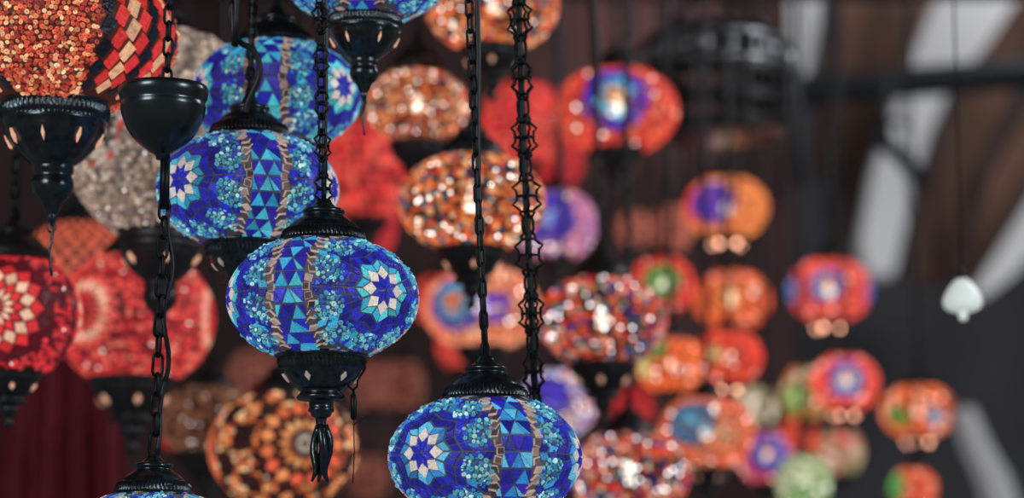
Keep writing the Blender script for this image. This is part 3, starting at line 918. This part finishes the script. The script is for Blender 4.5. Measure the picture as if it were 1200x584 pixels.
def band(name, zt, zb, r, n, mat='farmetal'):
    b = MB()
    b.lathe([(r - 3, zb - 5), (r + 3, zb - 5), (r + 4, zb - 2), (r + 2, zb), (r - 3, zb)], 56)
    b.lathe([(r - 3, zt), (r + 2, zt), (r + 4, zt + 2), (r + 2, zt + 5), (r - 3, zt + 5)], 56)
    for i in range(n):
        a = 2 * PI * i / n; x, y = r * math.sin(a), -r * math.cos(a); a2 = a + PI / n
        b.tube([(x, y, zb), (x * 1.015, y * 1.015, (zt + zb) / 2), (x, y, zt)], [1.6, 2.6, 1.6], 5)
    b.v = [(x * k, y * k, z * k) for x, y, z in b.v]
    return obj('pierced_ring', b.mesh(name, [M['litmetal' if mat == 'litmetal' else 'farmetal']]), ch)


M['litmetal'] = plain('highlit_ring_metal', (.42, .42, .43), .38, 1.0, .3, 14)  # lighter metal paints highlights into the top ring only
b = MB(); b.lathe([(x * k, z * k) for x, z in [(0.1, 66), (40, 64), (66, 60), (80, 52), (86, 44), (86, 40), (60, 40), (.1, 40)]][::-1], 56)
obj('crown_plate', b.mesh('crown_plate_mesh', [M['farmetal']]), ch)
band('ring_top', 38, 14, 88, 40, 'litmetal')
b = MB(); b.lathe([(x * k, z * k) for x, z in [(60, 10), (92, 9), (95, 4), (95, -1), (92, -4), (60, -4)]][::-1], 56); obj('rim', b.mesh('rim_mesh', [M['farmetal']]), ch)
band('ring_mid', -6, -24, 90, 40)
b = MB(); b.lathe([(x * k, z * k) for x, z in [(50, -28), (93, -28), (94, -33), (92, -37), (50, -38)]][::-1], 56); obj('rim', b.mesh('rim_mesh', [M['farmetal']]), ch)
band('ring_low', -40, -54, 86, 36)
b = MB(); b.lathe([(x * k, z * k) for x, z in [(.1, -50), (40, -56), (84, -57), (86, -60), (82, -64), (40, -68), (.1, -70)]][::-1], 56); obj('base_plate', b.mesh('base_plate_mesh', [M['farmetal']]), ch)
for i in range(6):
    a = 2 * PI * i / 6 + .3
    b = MB(); b.tube([(70 * k * math.sin(a), -70 * k * math.cos(a), 55 * k), (40 * k * math.sin(a), -40 * k * math.cos(a), 85 * k), (3 * k * math.sin(a), -3 * k * math.cos(a), 118 * k)], 3.0 * k, 6)
    obj('hanging_arm', b.mesh('hanging_arm_mesh', [M['farmetal']]), ch)
b = MB(); b.tube([(0, 0, 112 * k), (0, 0, CEIL - cp.z)], 3.2 * k, 8); obj('stem', b.mesh('stem_mesh', [M['farmetal']]), ch)
for i in range(10):
    a = 2 * PI * (i + .5) / 10
    x, y = 94 * k * math.sin(a), -94 * k * math.cos(a)
    b = MB(); b.tube([(x, y, 40 * k), (x * 1.03, y * 1.03, 0), (x * 1.05, y * 1.05, -60 * k), (x * 1.06, y * 1.06, -130 * k)], 2.4 * k, 5)
    obj('drop_rod', b.mesh('drop_rod_mesh', [M['farmetal']]), ch)

# ================================================================== white bulb at right
bp = at(1128, 348, 2.9); k = 2.9 / FPX
t = thing('white_bulb_lamp', 'glowing white pear shaped bulb hanging alone at the far right', 'lamp', bp)
b = MB(); b.lathe([(x * k, z * k) for x, z in [(.1, -18), (13, -17.5), (20, -14), (23, -8), (22, -1), (17, 9), (11, 17), (6, 21), (.1, 22)]], 24)
obj('bulb', b.mesh('white_bulb_mesh', [M['coolbulb']]), t)
b = MB(); b.lathe([(x * k, z * k) for x, z in [(.1, -29), (4, -27), (5.5, -23), (4, -18), (2, -15), (.1, -15)]], 12)
obj('bulb_tip', b.mesh('bulb_tip_mesh', [M['coolbulb']]), t)
b = MB(); b.lathe([(x * k, z * k) for x, z in [(6, 20), (4, 24), (3, 32), (2, 34), (.1, 34)]], 16)
obj('socket', b.mesh('socket_mesh', [M['rubber']]), t)
b = MB(); b.tube([(0, 0, 36 * k), (0, 0, CEIL - bp.z)], .0012, 6); obj('power_cord', b.mesh('cord_mesh', [M['rubber']]), t)

# ================================================================== dark red cloth, lower left
M['cloth'] = plain('dark_red_cloth', lin(112, 20, 38), .85, 0, .2, 60, .4)
cpos = at(70, 590, 3.7); k = 3.7 / FPX
t = thing('red_curtain', 'dark crimson curtain hanging in folds at the lower left', 'curtain', cpos)
b = MB(); nx, nz = 60, 24
zt = at(70, 330, 3.7).z - cpos.z
for lay in (0, 1):
    for j in range(nz + 1):
        v = j / nz; z = -.35 + (zt + .35) * v
        for i in range(nx + 1):
            u = i / nx; half = (84 - 26 * v ** 2) * k
            x = (u * 2 - 1) * half + .004 * math.sin(v * 5)
            y = .012 * math.sin(u * 26 + .6 * math.sin(v * 4)) * (1.1 - .5 * v) + .006 * math.sin(u * 61) + lay * .003
            b.v.append((x, y, z))
N = (nx + 1) * (nz + 1)
for j in range(nz):
    for i in range(nx):
        q0 = j * (nx + 1) + i
        b.face((q0, q0 + 1, q0 + nx + 2, q0 + nx + 1), (1, 1, 1), 0, True)
        b.face((N + q0 + nx + 1, N + q0 + nx + 2, N + q0 + 1, N + q0), (1, 1, 1), 0, True)
obj('cloth', b.mesh('curtain_mesh', [M['cloth']]), t)
b = MB(); b.tube([(-.10, 0, zt), (.10, 0, zt)], .006, 8)
for s in (-.08, .08): b.tube([(s, 0, zt), (s, 0, CEIL - cpos.z)], .002, 6)
obj('rail', b.mesh('rail_mesh', [M['iron']]), t)

# ================================================================== setting
M['wallb'] = plain('dark_stall_wall', lin(76, 50, 48), .85, 0, .55, 1.6, .2)
M['wallf'] = plain('dim_hall_wall', lin(96, 92, 96), .9, 0, .5, .7, .1)
M['timber'] = plain('brown_timber', lin(104, 72, 56), .75, 0, .75, 2.2, .2, stretch=(3.0, 3.0, .5))
M['ceilm'] = plain('dark_ceiling', lin(46, 42, 42), .9, 0, .3, 2)
M['beamm'] = plain('dark_beam', lin(44, 48, 54), .6, .2, .3, 3)
M['sky'] = plain('skylight_glass', (.7, .68, .68), .3, noise=.25, scale=.8, emit=.14, ecol=(.90, .87, .87))
b = MB(); b.box(-.6, 3.1, CEIL + .05, 6.0, 6.6, .1); struct(obj('ceiling', b.mesh('ceiling', [M['ceilm']])))
b = MB(); b.box(-2.0, 8.6, 2.5, 6.0, .15, 5.0); struct(obj('wall_back', b.mesh('wall_back', [M['wallb']])))
b = MB(); b.box(3.0, 19, 5, 14, .2, 10.4); struct(obj('wall_far', b.mesh('wall_far', [M['wallf']])))


def arch(path, d, w_px, mat, name, th=.25, dd=0.0):
    """curved rib or skylight strip of the vault: a swept slab of real thickness. path: left edge points, w_px: widths"""
    b = MB(); n = len(path)
    for i, (x, y) in enumerate(path):
        w = w_px[i]; dep = d + dd * i / (n - 1)
        p = at(x, y, dep); q = at(x + w, y, dep)
        b.v += [tuple(p), tuple(q), (q.x, q.y + th, q.z), (p.x, p.y + th, p.z)]
    for i in range(n - 1):
        for j in range(4):
            l = (j + 1) % 4
            b.face((i * 4 + j, i * 4 + l, i * 4 + 4 + l, i * 4 + 4 + j), (1, 1, 1), 0)
    b.face((3, 2, 1, 0)); b.face(tuple(4 * (n - 1) + j for j in range(4)))
    return struct(obj(name, b.mesh(name, [M[mat]])))


# skylight strips; the last is only a pale glowing strip
arch([(880, -60), (886, 0), (905, 40), (925, 80), (934, 108)], 13.0, [110, 82, 52, 24, 6], 'sky', 'window_1')
arch([(1150, -60), (1098, 0), (1078, 50), (1056, 110), (1040, 155), (1026, 200), (1011, 280), (1018, 320)], 12.5, [95, 94, 80, 54, 50, 50, 46, 30], 'sky', 'window_2')
arch([(1260, 160), (1215, 225), (1180, 280), (1155, 320), (1140, 345)], 12.0, [60, 52, 44, 36, 18], 'sky', 'window_3')
arch([(1128, 478), (1142, 520), (1160, 560), (1172, 600)], 9.0, [14, 19, 24, 26], 'sky', 'pale_strip')  # pale bluish streak drawn as a glowing strip, no window known here
# timber ribs
arch([(1010, -60), (986, 0), (972, 60), (962, 120), (955, 200)], 13.4, [60, 60, 46, 36, 30], 'timber', 'trim_1')
arch([(1070, -60), (1046, 0), (1020, 60), (1000, 120), (985, 200), (975, 300)], 13.6, [64, 62, 50, 40, 30, 24], 'timber', 'trim_2')
arch([(1250, -60), (1190, 0), (1158, 50), (1128, 110), (1104, 170), (1086, 225), (1072, 290), (1070, 330)], 12.6, [70, 64, 64, 64, 60, 56, 46, 40], 'timber', 'trim_3')
arch([(1330, -60), (1270, 20), (1226, 90), (1190, 150), (1160, 210), (1136, 270), (1120, 320)], 12.3, [90, 80, 60, 52, 46, 36, 28], 'timber', 'trim_4')
arch([(1300, 120), (1250, 180), (1200, 240), (1166, 290), (1140, 330)], 12.1, [80, 60, 40, 28, 20], 'timber', 'trim_5')
# tie beam and bracket
b = MB()
p, q = at(900, 110, 8.2), at(1290, 78, 8.2)
b.tube([p, p.lerp(q, .5), q], .054, 10); struct(obj('trim_6', b.mesh('tie_beam', [M['beamm']])))
b = MB()
b.tube([at(1024, 160, 8.1), at(1050, 178, 8.1), at(1084, 216, 8.1)], .028, 8)
b.tube([at(1040, 92, 8.15), at(1036, 130, 8.12), at(1040, 168, 8.1)], .018, 8)
b.tube([at(1062, 150, 8.1), at(1050, 140, 8.1), at(1040, 150, 8.1), at(1044, 170, 8.1)], .012, 8)
struct(obj('trim_7', b.mesh('beam_bracket', [M['beamm']])))

# ================================================================== light
w = bpy.data.worlds.new('World'); sc.world = w; w.use_nodes = True
bg = w.node_tree.nodes['Background']
bg.inputs['Color'].default_value = (.80, .93, 1.05, 1); bg.inputs['Strength'].default_value = .12


def area(name, loc, target, size, power, col):
    ld = bpy.data.lights.new(name, 'AREA'); ld.energy = power; ld.size = size; ld.color = col
    o = bpy.data.objects.new(name, ld); C.objects.link(o); o.location = loc
    o.rotation_euler = (Vector(target) - Vector(loc)).to_track_quat('-Z', 'Y').to_euler()
    return o


area('daylight_left', (-2.0, -.2, 2.9), (-.1, 2.3, 1.9), 1.0, 40, (.86, .95, 1))
area('daylight_right', (2.4, .6, 2.6), (.0, 2.4, 1.9), .8, 30, (.80, .95, 1))
area('hall_daylight', (4.5, 8, 6.5), (3.2, 13, 4.0), 3.0, 160, (.92, .95, 1))

sd = bpy.data.lights.new('wall_fill_spot', 'SPOT'); sd.energy = 90; sd.spot_size = math.radians(42); sd.spot_blend = 1; sd.color = (1, .88, .88); sd.shadow_soft_size = .03  # unseen spot added to brighten the wall behind the chandelier
so = bpy.data.objects.new('wall_fill_spot', sd); C.objects.link(so); so.location = (.45, 6.6, 3.1)
so.rotation_euler = (Vector((.45, 8.5, 3.8)) - so.location).to_track_quat('-Z', 'Y').to_euler()
area('wall_wash', (.5, 7.0, 4.3), (.3, 8.5, 3.2), 1.2, 6, (1, .82, .8))  # added fill that lifts the back wall, no fixture there
area('chandelier_fill', (1.7, 3.5, 3.0), (.45, 4.55, 2.6), .4, 22, (.9, .95, 1))  # unseen lamp added to bring highlights onto the chandelier ring

# ================================================================== camera
cd = bpy.data.cameras.new('camera'); cam = bpy.data.objects.new('camera', cd); C.objects.link(cam)
cam.location = CAM; cam.rotation_euler = (PI / 2 + PITCH, 0, 0)
cd.lens = 85; cd.sensor_width = 36; cd.clip_end = 100
cd.dof.use_dof = True; cd.dof.focus_distance = 2.14; cd.dof.aperture_fstop = 3.1; cd.dof.aperture_blades = 0
sc.camera = cam

sc.view_settings.view_transform = 'Standard'
sc.view_settings.look = 'None'
sc.view_settings.gamma = 1
sc.view_settings.use_curve_mapping = False
sc.view_settings.exposure = 0.0
sc.cycles.use_denoising = True
sc.cycles.max_bounces = 8
sc.cycles.transparent_max_bounces = 12
